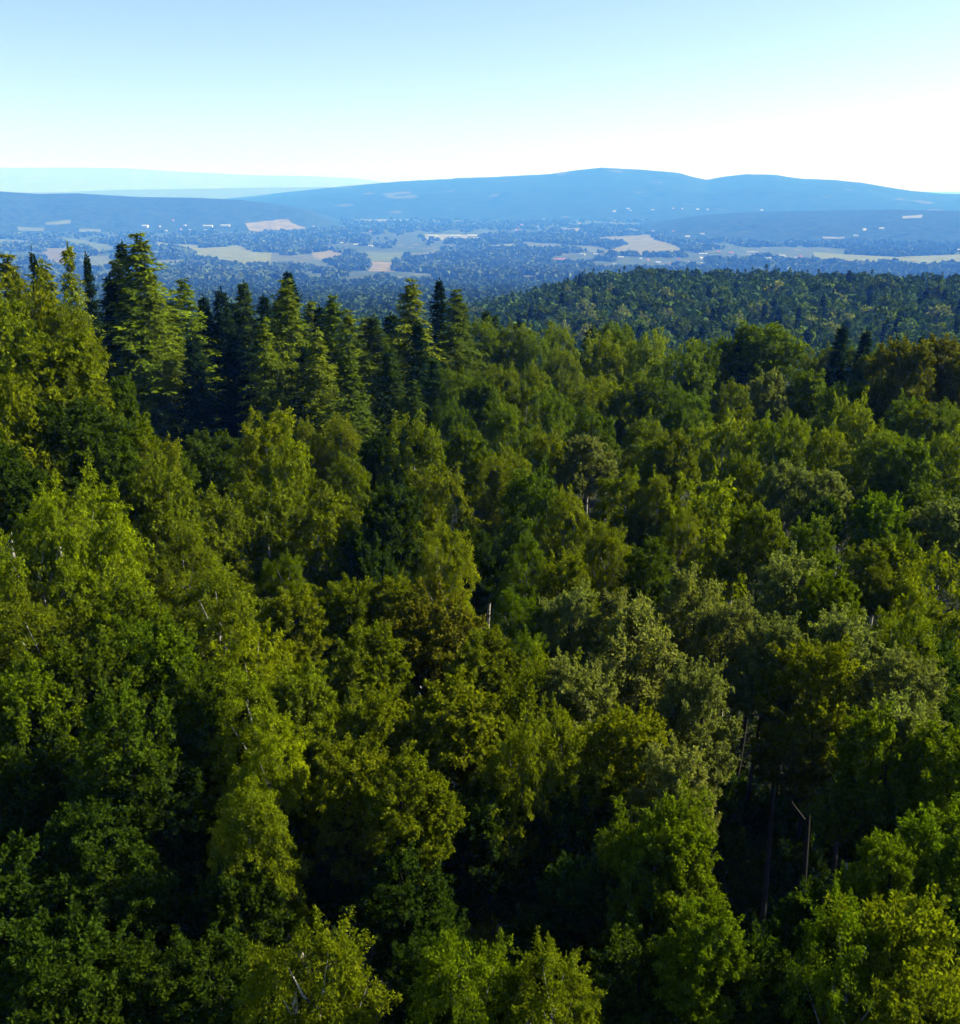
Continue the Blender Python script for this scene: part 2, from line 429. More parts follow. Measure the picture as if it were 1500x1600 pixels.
PROF = {
 'birch': lambda u: np.where(u < 0.35, 0.55 + 0.45 * np.sin(np.clip(u, 0, .35) / .35 * 1.57), np.sqrt(np.clip(1 - ((u - 0.35) / 0.68) ** 2, 0, 1))),
 'oak':   lambda u: np.sqrt(np.clip(1 - (2 * np.clip(u, 0, 1) - 0.95) ** 2 / 1.12, 0, 1)),
 'aspen': lambda u: np.sin(np.pi * np.clip(u, 0, 1) ** 0.8) ** 0.6,
}
def broadleaf(kind, seed, sprays, per, leaf, H=0.0, R=3.0, z0=-8.0, lobes=15, aspect=0.6, jit=0.42):
    rng = np.random.default_rng(seed)
    prof = PROF[kind]
    C = []; S = []
    for i in range(lobes):
        u = (i + rng.random()) / lobes * 0.86 + 0.04
        a = i * 2.4 + rng.random() * 0.9
        rr = R * prof(u) * (0.30 + 0.52 * rng.random()) * (1 - 0.5 * u ** 3)
        C.append((rr * math.cos(a), rr * math.sin(a), z0 + u * (H - z0)))
        S.append(R * (0.22 + 0.30 * rng.random()) * (1.12 - 0.5 * u))
    C.append((rng.normal() * 0.5, rng.normal() * 0.5, H - 1.2)); S.append(R * 0.30)
    C = np.array(C); S = np.array(S)
    w = S ** 2; w /= w.sum()
    n = int(sprays * 1.9)
    li = rng.choice(len(S), n, p=w)
    d = rand_dir(rng, n); d[:, 2] = np.abs(d[:, 2]) * 1.1 - 0.35 * rng.random(n)
    axis = C[li].copy(); axis[:, 2] = 0
    d = nrm(d + nrm(axis + 1e-6) * 0.55)
    P = C[li] + d * S[li][:, None] * (0.72 + 0.38 * rng.random(n))[:, None] * np.array([1, 1, 1.15 if kind != 'oak' else 0.9])
    # drop sprays buried in other clumps
    dist = np.linalg.norm(P[:, None, :] - C[None], axis=2) / S[None]
    dist[np.arange(n), li] = 9
    keep = dist.min(1) > 0.62
    P, d, li = P[keep][:sprays], d[keep][:sprays], li[keep][:sprays]
    n = len(P)
    droop = {'birch': 0.0, 'oak': 0.2, 'aspen': 0.45}[kind]
    sd = nrm(d + np.array([0, 0, droop]) + rng.normal(size=(n, 3)) * 0.35)
    Ls = (0.45 + 0.75 * rng.random(n) ** 1.5) * (1 + np.clip(d[:, 2], 0, 1) * 0.8 * rng.random(n))
    k = per
    t = rng.random((n, k)) ** 0.8
    pos = P[:, None] + sd[:, None] * (t * Ls[:, None])[..., None] + rng.normal(size=(n, k, 3)) * (0.055 + 0.13 * (1 - t))[..., None]
    if kind == 'birch': pos[..., 2] -= 0.75 * t ** 2 * rng.random((n, 1))
    pos = pos.reshape(-1, 3)
    ax = nrm(np.repeat(sd, k, 0) * 0.8 + rng.normal(size=(n * k, 3)) * 0.75 + np.array([0, 0, -0.7 if kind == 'birch' else -0.15]))
    nn = nrm(np.repeat(nrm(d + np.array([0, 0, 0.6])), k, 0) + rng.normal(size=(n * k, 3)) * jit)
    L = leaf * (0.6 + 0.8 * rng.random(n * k)); Wd = L * aspect * (0.8 + 0.4 * rng.random(n * k))
    return leaf_mesh(kind + '_crown', pos, ax, nn, L, Wd, M_LEAF, rng), (C, S)

def conifer(kind, seed, whorl, pts, leaf, H=0.0, R=2.6, z0=-17.0):
    rng = np.random.default_rng(seed)
    P = []; A = []; Nn = []
    z = z0
    while z < H - 0.15:
        u = (z - z0) / (H - z0)
        Lmax = R * min(1.0, (1 - u) / (0.62 if kind == 'spruce' else 0.50)) ** 0.85 * (0.72 + 0.42 * rng.random()) + 0.10
        if u < 0.12: Lmax *= 0.55 + 0.45 * u / 0.12
        nb = 8 if kind == 'spruce' else 6
        a0 = rng.random() * 6.28
        for b in range(nb):
            a = a0 + b * 6.28 / nb + rng.normal() * 0.25
            Lb = Lmax * (0.55 + 0.6 * rng.random()) * (1 + 0.22 * math.sin(a * 2 + z * 0.9 + seed))
            zb = z + rng.normal() * (0.14 if kind == 'spruce' else 0.32)
            dr = np.array([math.cos(a), math.sin(a), 0.0])
            side = np.array([-math.sin(a), math.cos(a), 0.0])
            npt = max(3, int(pts * (0.3 + 0.7 * Lb / R)))
            s = (np.arange(npt) + rng.random(npt)) / npt
            if kind == 'spruce':
                zz = -0.42 * s * Lb + 0.30 * (s ** 2.5) * Lb
            else:
                zz = 0.12 * s * Lb - 0.22 * s ** 2 * Lb
            for q in range(3):
                sg = (q - 1) * 1.0
                off = side * (sg * 0.32 * Lb * (1 - s) * rng.random(npt))[:, None] * 1.0
                p = np.array([0, 0, zb]) + dr * (s * Lb)[:, None] + off
                p[:, 2] += zz + rng.normal(size=npt) * 0.06
                ax = dr * 0.8 + side * (sg * 0.7) + np.array([0, 0, -0.15 if kind == 'spruce' else -0.35])
                ax = ax + rng.normal(size=(npt, 3)) * 0.3
                P.append(p); A.append(ax); Nn.append(np.array([0, 0, 1.0]) + dr * 0.5 + rng.normal(size=(npt, 3)) * 0.45)
        z += whorl * (0.8 + 0.4 * rng.random()) * (1.0 - 0.35 * u)
    # leader
    P.append(np.array([[0, 0, H - 0.5 + 0.1 * i] for i in range(6)])); A.append(np.array([0, 0, 1.0]) + rng.normal(size=(6, 3)) * 0.35); Nn.append(rng.normal(size=(6, 3)))
    P = np.concatenate(P); A = np.concatenate(A); Nn = nrm(np.concatenate(Nn))
    L = leaf * (0.7 + 0.6 * rng.random(len(P))); Wd = L * (0.34 if kind == 'spruce' else 0.42)
    return leaf_mesh(kind + '_crown', P, A, Nn, L, Wd, M_NEEDLE, rng, fold=-0.15)

def tube(pts, rad, k=7):
    pts = np.array(pts, float); V = []; Fc = []
    for i, p in enumerate(pts):
        d = pts[min(i + 1, len(pts) - 1)] - pts[max(i - 1, 0)]; d = d / np.linalg.norm(d)
        a = np.cross(d, (0.3, 0.9, 0.1)); a = a / np.linalg.norm(a); b = np.cross(d, a)
        for j in range(k):
            th = 2 * math.pi * j / k
            V.append(p + rad[i] * (a * math.cos(th) + b * math.sin(th)))
    for i in range(len(pts) - 1):
        for j in range(k):
            Fc.append((i * k + j, i * k + (j + 1) % k, (i + 1) * k + (j + 1) % k, (i + 1) * k + j))
    return V, Fc

def stem_mesh(name, H, r0, mat, seed):
    rng = np.random.default_rng(seed)
    bend = rng.normal(size=2) * 0.2
    zs = np.linspace(-0.6, H, 12)
    v, f = tube([(bend[0] * math.sin(z / H * 3), bend[1] * math.sin(z / H * 2.9), z) for z in zs], [r0 * (1.35 if i == 0 else 1) * (1 - 0.85 * i / 11) + 0.012 for i in range(12)])
    return mesh_from(name, v, f, (mat,), smooth_shade=True)

def limb_mesh(name, C, mat, seed):
    rng = np.random.default_rng(seed)
    V = []; Fc = []
    for e in C:
        e = np.array(e); zb = e[2] - 0.8 * math.hypot(e[0], e[1]) - 0.8
        b = np.array([0, 0, zb]); mid = b * 0.45 + e * 0.55 + np.array([0, 0, -0.25])
        v, f = tube([b, mid, e, e + (e - mid) * 0.6], [0.07, 0.045, 0.025, 0.008], 5)
        o = len(V); V += v; Fc += [tuple(i + o for i in q) for q in f]
    return mesh_from(name, V, Fc, (mat,), smooth_shade=True)

PROTO = {}
def make_protos():
    for kind, seeds in (('birch', (1, 2, 3)), ('oak', (4, 5)), ('aspen', (6, 7, 8))):
        near = {'birch': (600, 104, 0.147, 0.5), 'oak': (500, 96, 0.18, 0.66), 'aspen': (500, 100, 0.175, 0.62)}[kind]
        z0 = {'birch': -8.2, 'oak': -6.6, 'aspen': -7.4}[kind]
        lo = {'birch': 14, 'oak': 13, 'aspen': 13}[kind]
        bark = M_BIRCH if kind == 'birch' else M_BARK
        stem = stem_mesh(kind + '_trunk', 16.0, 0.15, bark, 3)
        for i, sd in enumerate(seeds):
            for lod, a in (('near', (sd, near[0], near[1], near[2])), ('mid', (sd + 20, 480, 52, 0.235)), ('far', (sd + 40, 190, 12, 0.66))):
                if lod == 'far' and i > 1: continue
                c, (C, S) = broadleaf(kind, *a, z0=z0 - (2 if lod == 'far' else 0), lobes=lo, aspect=near[3], jit=0.25 if lod == 'far' else 0.42)
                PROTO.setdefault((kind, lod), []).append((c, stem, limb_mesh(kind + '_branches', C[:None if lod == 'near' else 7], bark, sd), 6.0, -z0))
    for kind in ('spruce', 'larch'):
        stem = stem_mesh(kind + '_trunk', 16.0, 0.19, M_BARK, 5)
        Rr = 2.5 if kind == 'spruce' else 2.7
        for sd in (1, 2, 3):
            c = conifer(kind, sd + (30 if kind == 'larch' else 0), 0.34 if kind == 'spruce' else 0.30, 15, 0.34 if kind == 'spruce' else 0.27, R=Rr)
            PROTO.setdefault((kind, 'mid'), []).append((c, stem, None, 2 * Rr, 17.0))
        c = conifer(kind, 9, 1.3, 4, 1.25, R=Rr)
        PROTO.setdefault((kind, 'far'), []).append((c, stem, None, 2 * Rr, 17.0))
make_protos()

COLR = {  # leaf base colours
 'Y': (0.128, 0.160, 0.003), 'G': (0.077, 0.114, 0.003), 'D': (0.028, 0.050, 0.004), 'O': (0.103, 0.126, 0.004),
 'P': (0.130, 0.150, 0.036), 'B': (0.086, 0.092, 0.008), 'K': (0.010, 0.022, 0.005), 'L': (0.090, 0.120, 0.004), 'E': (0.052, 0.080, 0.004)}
CNAME = {'Y': 'yellow-green', 'G': 'mid-green', 'D': 'dark green', 'O': 'olive', 'P': 'pale grey-green', 'B': 'brown-tinged', 'K': 'blackish green', 'L': 'light green', 'E': 'deep green'}
TREES = []
def tree(kind, lod, x, y, H, wid, c, jit=0.12, rot=None):
    ps = PROTO[(kind, lod)]
    cm, tm, lm, w0, clen = ps[random.randrange(len(ps))]
    g = float(ground_h(x, y))
    e = bpy.data.objects.new(kind + '_tree', None); e.empty_display_size = 0.3
    e.location = (x, y, g); e.rotation_euler = (random.gauss(0, 0.02), random.gauss(0, 0.02), random.random() * 6.28 if rot is None else rot)
    COL.objects.link(e)
    s = wid / w0; k = s * (random.uniform(1.15, 1.6) if kind == 'birch' else random.uniform(0.9, 1.25))
    if kind in ('spruce', 'larch'): k = (H - 4.5) / clen if lod == 'mid' else (H - 2) / clen
    else: k = min(k, (H - 2.0) / clen)
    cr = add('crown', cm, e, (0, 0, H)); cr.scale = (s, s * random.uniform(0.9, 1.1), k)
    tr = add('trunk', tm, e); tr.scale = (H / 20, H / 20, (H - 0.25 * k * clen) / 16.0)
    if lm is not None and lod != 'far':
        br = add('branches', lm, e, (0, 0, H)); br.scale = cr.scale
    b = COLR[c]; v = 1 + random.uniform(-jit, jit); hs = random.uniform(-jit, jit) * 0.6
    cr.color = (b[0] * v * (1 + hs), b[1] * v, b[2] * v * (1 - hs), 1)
    TREES.append((e, kind, c, x, y, g + H, wid, lod))
    return e

# ------------------------------------------------------------------ the forest round the lookout
def default_drop(py):
    return float(np.interp(py, [500, 560, 650, 800, 1000, 1300, 1600], [16.5, 17.5, 16.0, 15.5, 15.0, 14.5, 14.0]))
PLACED = []
def place(px, py, wpx, kind, c, d=None, drop=None):
    if c == 'E' and py > 1150: c = 'D'  # lower crowns get darker leaves, shade put into their colour
    dr = ray(px, py); hyp = math.hypot(dr[0], dr[1]); tn = -dr[2] / hyp
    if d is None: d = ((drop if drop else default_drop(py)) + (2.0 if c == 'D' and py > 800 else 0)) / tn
    x, y = dr[0] / hyp * d, dr[1] / hyp * d
    zt = CAMZ - tn * d
    g = float(ground_h(x, y)); H = max(6.0, zt - g)
    slant = math.hypot(d, CAMZ - zt + 3)
    wid = wpx * slant / F * (1.85 if kind == 'larch' else 1.6 if kind == 'spruce' else 0.97)
    lod = 'near' if (d < 50 and kind not in ('spruce', 'larch')) else 'mid'
    PLACED.append((x, y, wid))
    return tree(kind, lod, x, y, H, wid, c)

LIST = [
 # conifers and larches on the skyline
 (22, 404, 95, 'larch', 'O', 95), (67, 390, 34, 'spruce', 'K', 100), (105, 380, 52, 'larch', 'L', 98), (127, 395, 36, 'spruce', 'K', 103),
 (60, 420, 80, 'larch', 'O', 88), (-40, 410, 110, 'larch', 'O', 92), (150, 430, 70, 'spruce', 'K', 108),
 (190, 378, 60, 'spruce', 'K', 112), (216, 370, 120, 'larch', 'L', 108), (172, 410, 60, 'larch', 'L', 110), (240, 420, 70, 'larch', 'L', 106),
 (288, 440, 72, 'larch', 'G', 112), (318, 462, 60, 'spruce', 'K', 118), (344, 452, 64, 'spruce', 'K', 114), (381, 441, 66, 'spruce', 'D', 118), (410, 462, 60, 'spruce', 'K', 112),
 (440, 440, 78, 'larch', 'L', 104), (459, 424, 56, 'spruce', 'K', 118), (500, 478, 56, 'spruce', 'K', 118), (528, 466, 80, 'larch', 'G', 112), (560, 488, 70, 'larch', 'L', 108),
 (590, 492, 64, 'spruce', 'D', 116), (630, 440, 84, 'larch', 'L', 110), (680, 438, 50, 'spruce', 'K', 120), (703, 456, 76, 'larch', 'E', 112),
 (660, 500, 60, 'spruce', 'K', 104), (610, 545, 66, 'spruce', 'D', 92), (545, 560, 80, 'larch', 'E', 90), (475, 540, 60, 'spruce', 'K', 100), (370, 520, 70, 'spruce', 'K', 104), (300, 520, 64, 'spruce', 'K', 102), (255, 500, 70, 'spruce', 'K', 112), (175, 470, 80, 'spruce', 'K', 116), (205, 455, 90, 'larch', 'G', 104), (430, 520, 60, 'spruce', 'K', 108), (340, 500, 70, 'spruce', 'K', 120),
 (730, 480, 56, 'spruce', 'K', 132), (752, 486, 50, 'spruce', 'D', 136), (780, 492, 56, 'spruce', 'D', 140), (815, 500, 50, 'spruce', 'K', 140), (925, 512, 44, 'spruce', 'K', 140),
 (268, 468, 60, 'spruce', 'K', 126), (308, 478, 60, 'spruce', 'K', 126), (364, 470, 60, 'spruce', 'K', 126), (424, 470, 60, 'spruce', 'K', 126), (486, 474, 64, 'larch', 'G', 122), (512, 486, 60, 'spruce', 'K', 126), (574, 500, 64, 'larch', 'L', 118), (606, 490, 60, 'spruce', 'K', 126), (648, 492, 60, 'spruce', 'K', 126), (400, 500, 66, 'larch', 'G', 100), (500, 520, 70, 'larch', 'L', 98),
 # tall dense stand at the edge
 (60, 455, 150, 'birch', 'O', 74), (112, 487, 95, 'birch', 'O', 68), (-10, 470, 150, 'birch', 'O', 66), (57, 535, 130, 'oak', 'O', 56), (120, 556, 110, 'oak', 'O', 58),
 (158, 600, 90, 'oak', 'E', 58), (20, 585, 140, 'birch', 'O', 52), (195, 655, 95, 'oak', 'G', 56), (90, 640, 120, 'oak', 'D', 52), (160, 690, 100, 'oak', 'E', 52),
 (222, 690, 80, 'birch', 'O', 54), (258, 712, 62, 'aspen', 'G', 58), (20, 690, 120, 'oak', 'D', 48),
 # skyline of broadleaf trees
 (753, 508, 70, 'birch', 'L'), (800, 515, 82, 'birch', 'O'), (880, 515, 66, 'birch', 'O'), (845, 530, 70, 'birch', 'L'), (885, 552, 64, 'birch', 'O'), (943, 535, 80, 'birch', 'Y'), (975, 520, 70, 'oak', 'L'),
 (1010, 530, 80, 'birch', 'Y'), (1050, 548, 105, 'birch', 'L'), (1098, 545, 70, 'aspen', 'G'), (1140, 535, 70, 'oak', 'G'), (1190, 512, 86, 'oak', 'G', 118), (1235, 535, 70, 'birch', 'L'), (1165, 530, 40, 'spruce', 'K', 118), (1125, 528, 38, 'spruce', 'D', 122),
 (1275, 545, 66, 'birch', 'L'), (1307, 508, 46, 'spruce', 'K', 116), (1350, 516, 46, 'spruce', 'K', 118), (1325, 545, 70, 'birch', 'E'), (1368, 552, 60, 'birch', 'G'), (1397, 524, 38, 'spruce', 'K', 122),
 (1415, 537, 86, 'oak', 'B', 92), (1472, 536, 76, 'oak', 'B', 98), (1450, 525, 40, 'spruce', 'K', 122), (1520, 545, 90, 'oak', 'B', 96),
 # rows behind the middle
 (713, 577, 66, 'birch', 'G', 92), (773, 575, 78, 'birch', 'L', 88), (830, 580, 80, 'birch', 'O', 90), (740, 600, 70, 'aspen', 'E', 84), (680, 560, 60, 'spruce', 'D', 96), (905, 600, 76, 'birch', 'L'), (860, 620, 80, 'birch', 'G'), (960, 590, 80, 'birch', 'Y'), (1000, 600, 76, 'aspen', 'L'),
 (640, 600, 70, 'larch', 'D', 84), (700, 640, 70, 'birch', 'E', 76), (790, 640, 80, 'birch', 'G', 76), (1035, 600, 90, 'birch', 'E'), (1085, 610, 70, 'birch', 'G'), (1147, 602, 66, 'birch', 'L'), (1200, 590, 64, 'aspen', 'P'), (1260, 588, 62, 'oak', 'L'), (1307, 606, 66, 'birch', 'G'), (1365, 610, 66, 'aspen', 'E'), (1413, 630, 70, 'birch', 'G'), (1475, 590, 80, 'oak', 'G'), (1450, 640, 66, 'aspen', 'L'), (1500, 640, 70, 'birch', 'L'),
 (940, 640, 76, 'birch', 'E'), (1010, 660, 80, 'birch', 'L'),
 (1123, 652, 96, 'birch', 'Y'), (1198, 655, 84, 'birch', 'Y'), (1252, 657, 60, 'birch', 'Y'), (1338, 638, 104, 'birch', 'Y'), (1300, 680, 80, 'birch', 'O'), (1385, 680, 90, 'birch', 'L'), (1440, 700, 90, 'oak', 'G'), (1490, 690, 90, 'birch', 'O'),
 (1060, 690, 76, 'aspen', 'O'), (1160, 720, 84, 'birch', 'L'), (1240, 735, 70, 'aspen', 'P'), (1295, 745, 70, 'aspen', 'P'),
 # middle
 (331, 687, 86, 'aspen', 'E'), (398, 646, 100, 'birch', 'Y', 64), (450, 690, 90, 'birch', 'Y', 60), (478, 664, 56, 'birch', 'O', 66), (515, 658, 64, 'birch', 'O', 66), (545, 720, 70, 'birch', 'O'), (430, 750, 120, 'birch', 'L'), (500, 775, 110, 'birch', 'O'),
 (600, 690, 76, 'aspen', 'D'), (643, 665, 110, 'birch', 'O', 64), (690, 740, 110, 'birch', 'O'), (620, 770, 110, 'aspen', 'D'), (727, 680, 76, 'aspen', 'G'), (760, 720, 76, 'birch', 'O'), (806, 715, 100, 'birch', 'O'), (853, 682, 90, 'birch', 'O'), (913, 690, 80, 'aspen', 'P'), (960, 740, 90, 'birch', 'O'), (1010, 680, 70, 'birch', 'L'), (1015, 745, 70, 'birch', 'O'),
 (830, 750, 130, 'birch', 'E'), (900, 780, 100, 'birch', 'O'), (950, 830, 110, 'birch', 'O'), (1110, 752, 130, 'birch', 'Y'), (1165, 800, 80, 'aspen', 'L'), (1065, 800, 80, 'birch', 'O'), (1010, 850, 90, 'aspen', 'E'),
 (1263, 818, 80, 'aspen', 'L'), (1393, 782, 92, 'aspen', 'G'), (1477, 792, 110, 'aspen', 'P'), (1345, 850, 80, 'aspen', 'O'), (1435, 770, 80, 'oak', 'E'), (1420, 850, 90, 'aspen', 'G'), (1310, 790, 60, 'aspen', 'D'),
 (101, 768, 190, 'birch', 'Y', 44), (30, 820, 160, 'birch', 'Y', 42), (225, 745, 130, 'birch', 'O', 50), (260, 800, 120, 'birch', 'O'), (348, 778, 100, 'birch', 'O'), (165, 830, 120, 'birch', 'O'), (428, 872, 84, 'birch', 'G'), (290, 860, 130, 'birch', 'O'),
 (687, 832, 110, 'birch', 'Y'), (748, 842, 90, 'aspen', 'D'), (800, 860, 84, 'birch', 'G'), (580, 840, 100, 'aspen', 'D'), (880, 880, 110, 'aspen', 'O'),
 # foreground
 (310, 900, 170, 'birch', 'O'), (77, 945, 180, 'birch', 'O'), (180, 930, 130, 'aspen', 'G'), (-10, 930, 140, 'birch', 'O'), (520, 912, 110, 'aspen', 'O'), (600, 910, 110, 'oak', 'O'), (450, 950, 120, 'aspen', 'O'), (660, 965, 200, 'oak', 'B'), (560, 1000, 160, 'oak', 'O'), (740, 1000, 120, 'oak', 'O'),
 (820, 930, 90, 'birch', 'G'), (850, 990, 100, 'birch', 'G'), (900, 940, 110, 'aspen', 'P'), (985, 948, 120, 'aspen', 'P'), (1100, 920, 130, 'aspen', 'P'), (1205, 872, 120, 'aspen', 'P'), (1160, 950, 110, 'aspen', 'P'), (1290, 910, 110, 'aspen', 'G'), (1320, 965, 130, 'aspen', 'P'), (1490, 890, 180, 'birch', 'Y'), (1400, 950, 120, 'birch', 'O'), (1230, 990, 120, 'aspen', 'P'), (1450, 1010, 140, 'aspen', 'D'), (1380, 1020, 120, 'aspen', 'P'),
 (1020, 980, 180, 'aspen', 'P'), (930, 1060, 140, 'aspen', 'P'), (1310, 1030, 180, 'aspen', 'O'), (1090, 1050, 130, 'aspen', 'P'), (1440, 1090, 150, 'aspen', 'P'),
 (367, 1000, 190, 'birch', 'Y'), (410, 1080, 150, 'birch', 'Y'), (230, 1000, 170, 'aspen', 'G'), (110, 1030, 200, 'aspen', 'E'), (20, 1060, 160, 'aspen', 'G'), (290, 1080, 160, 'aspen', 'E'), (490, 1060, 130, 'aspen', 'O'), (180, 1130, 180, 'aspen', 'E'),
 (820, 1055, 220, 'birch', 'O'), (700, 1080, 180, 'oak', 'O'), (600, 1100, 150, 'aspen', 'O'), (900, 1130, 150, 'birch', 'O'), (780, 1150, 180, 'birch', 'O'), (1000, 1130, 170, 'aspen', 'O'), (1070, 1170, 130, 'aspen', 'P'), (1390, 1130, 160, 'aspen', 'G'), (1490, 1160, 150, 'aspen', 'G'),
 (440, 1170, 160, 'birch', 'Y'), (380, 1220, 130, 'birch', 'O'), (60, 1170, 190, 'aspen', 'E'), (270, 1230, 190, 'aspen', 'E'), (130, 1280, 180, 'aspen', 'D'), (560, 1190, 150, 'aspen', 'O'), (640, 1210, 140, 'aspen', 'O'), (500, 1270, 140, 'aspen', 'E'),
 (900, 1220, 180, 'aspen', 'E'), (980, 1260, 190, 'birch', 'G'), (1050, 1290, 150, 'aspen', 'G'), (760, 1260, 160, 'aspen', 'D'), (1440, 1230, 180, 'aspen', 'E'), (1490, 1310, 150, 'aspen', 'G'), (1390, 1300, 110, 'aspen', 'G'),
 (20, 1330, 200, 'aspen', 'D'), (250, 1350, 190, 'aspen', 'E'), (380, 1370, 160, 'aspen', 'D'), (620, 1360, 150, 'aspen', 'D'), (900, 1370, 170, 'aspen', 'D'), (1030, 1400, 180, 'aspen', 'E'), (1110, 1440, 130, 'aspen', 'G'),
 (1270, 1390, 150, 'aspen', 'E'), (1400, 1410, 200, 'aspen', 'O'), (1340, 1470, 190, 'birch', 'G'), (1480, 1470, 160, 'aspen', 'E'),
 (510, 1485, 220, 'birch', 'O'), (790, 1445, 170, 'birch', 'G'), (870, 1470, 140, 'birch', 'O'), (240, 1490, 180, 'aspen', 'E'), (90, 1450, 200, 'aspen', 'D'), (660, 1480, 150, 'aspen', 'D'), (1000, 1520, 200, 'aspen', 'E'), (1180, 1540, 190, 'aspen', 'E'), (370, 1540, 180, 'aspen', 'D'), (110, 1590, 200, 'aspen', 'D'), (760, 1590, 180, 'aspen', 'D'), (1420, 1580, 200, 'aspen', 'O'),
]
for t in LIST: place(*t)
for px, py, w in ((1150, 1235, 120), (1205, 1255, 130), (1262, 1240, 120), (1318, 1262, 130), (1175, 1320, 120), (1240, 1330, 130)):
    place(px, py, w, 'aspen', 'D', None, 25.0)  # low dark trees added so the hollow reads black

# a few lower trees fill the stand where no listed crown stands
HOLLOWS = [(190, 470, 370, 715), (1115, 1140, 1360, 1420), (1225, 735, 1335, 850), (560, 640, 720, 700)]
def fill_forest():
    pts = [(p[0], p[1]) for p in PLACED]
    n = 0
    for _ in range(6000):
        az = math.radians(random.uniform(-27, 27)); d = math.sqrt(random.uniform(12 ** 2, 135 ** 2))
        x, y = d * math.sin(az), d * math.cos(az)
        if min((x - a) ** 2 + (y - b) ** 2 for a, b in pts) < (7.0 if d < 48 else 6.2) ** 2: continue
        H = random.uniform(11.0, 14.5)
        px, py = project(x, y, H)
        if not (-80 < px < 1580 and py < 1640): continue
        kind = random.choice(['birch', 'aspen', 'aspen', 'oak']); c = random.choice('OGEDE')
        if any(a - 40 < px < c_ + 40 and b - 20 < py < dd for a, b, c_, dd in HOLLOWS):
            if d > 60: continue
            H = random.uniform(7.0, 9.5); kind = 'aspen'; c = 'D'  # low dark-leaved trees put in to keep the hollows dark
        pts.append((x, y)); n += 1
        tree(kind, 'near' if d < 46 else 'mid', x, y, H, random.uniform(3.6, 5.2), c)
    return n
n_fill = fill_forest()
print('forest', len(LIST), 'fill', n_fill)

def forest_beside():
    rng = np.random.default_rng(8); rows = []
    for _ in range(700):
        az = math.radians(rng.uniform(29, 75)); d = math.sqrt(rng.uniform(10 ** 2, 140 ** 2)); x, y = d * math.sin(az), d * math.cos(az)
        if all((x - q[0]) ** 2 + (y - q[1]) ** 2 > 25 for q in rows): rows.append((x, y, float(ground_h(x, y)), rng.uniform(15, 20), rng.uniform(4.5, 6.5), False))
    o = crown_mass('forest_beside', rows, 420, 0.62, (0.05, 0.085, 0.005), M_LEAF, 4)
    tag(o, 'forest that goes on beside the lookout beyond the photo edge', 'woodland', kind='stuff')

# undergrowth on the forest floor
def undergrowth():
    rng = np.random.default_rng(77)
    n = 3400
    az = np.radians(rng.uniform(-29, 29, n)); d = np.sqrt(rng.uniform(14 ** 2, 100 ** 2, n))
    x, y = d * np.sin(az), d * np.cos(az)
    c = np.stack([x, y, ground_h(x, y) + rng.uniform(0.3, 3.4, n)], 1)
    k = 26
    P = (c[:, None] + rng.normal(size=(n, k, 3)) * np.array([0.9, 0.9, 0.6])).reshape(-1, 3)
    T = rand_dir(rng, n * k); Nn = nrm(rng.normal(size=(n * k, 3)) * 0.6 + np.array([0, 0, 1.0]))
    L = rng.uniform(0.2, 0.45, n * k)
    o = add('undergrowth', leaf_mesh('undergrowth', P, T, Nn, L, L * 0.6, M_LEAF, rng))
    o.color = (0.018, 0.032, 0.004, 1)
    tag(o, 'dark shrubs and saplings on the shaded forest floor', 'undergrowth', kind='stuff')
undergrowth()

# ------------------------------------------------------------------ wooded ridge and woods beyond
def ridge_points():
    rng = np.random.default_rng(31)
    out = []
    grid = {}
    def ok(x, y, s):
        gx, gy = int(x // 8), int(y // 8)
        for i in (-1, 0, 1):
            for j in (-1, 0, 1):
                for q in grid.get((gx + i, gy + j), ()):
                    if (q[0] - x) ** 2 + (q[1] - y) ** 2 < s * s: return False
        grid.setdefault((gx, gy), []).append((x, y)); return True
    for _ in range(60000):
        az = math.radians(rng.uniform(-28, 28)); d = math.sqrt(rng.uniform(140 ** 2, 930 ** 2))
        x, y = d * math.sin(az), d * math.cos(az)
        if ok(x, y, 5.6 if d < 260 else 7.6): out.append((x, y, d, math.degrees(az)))
    return out
RP = ridge_points()
R_X = np.array([p[0] for p in RP]); R_Y = np.array([p[1] for p in RP])
R_G = ground_h(R_X, R_Y)
rr = np.random.default_rng(3)
R_H = rr.uniform(14, 20, len(RP))
R_N = fbm(R_X / 40, R_Y / 40, 3)
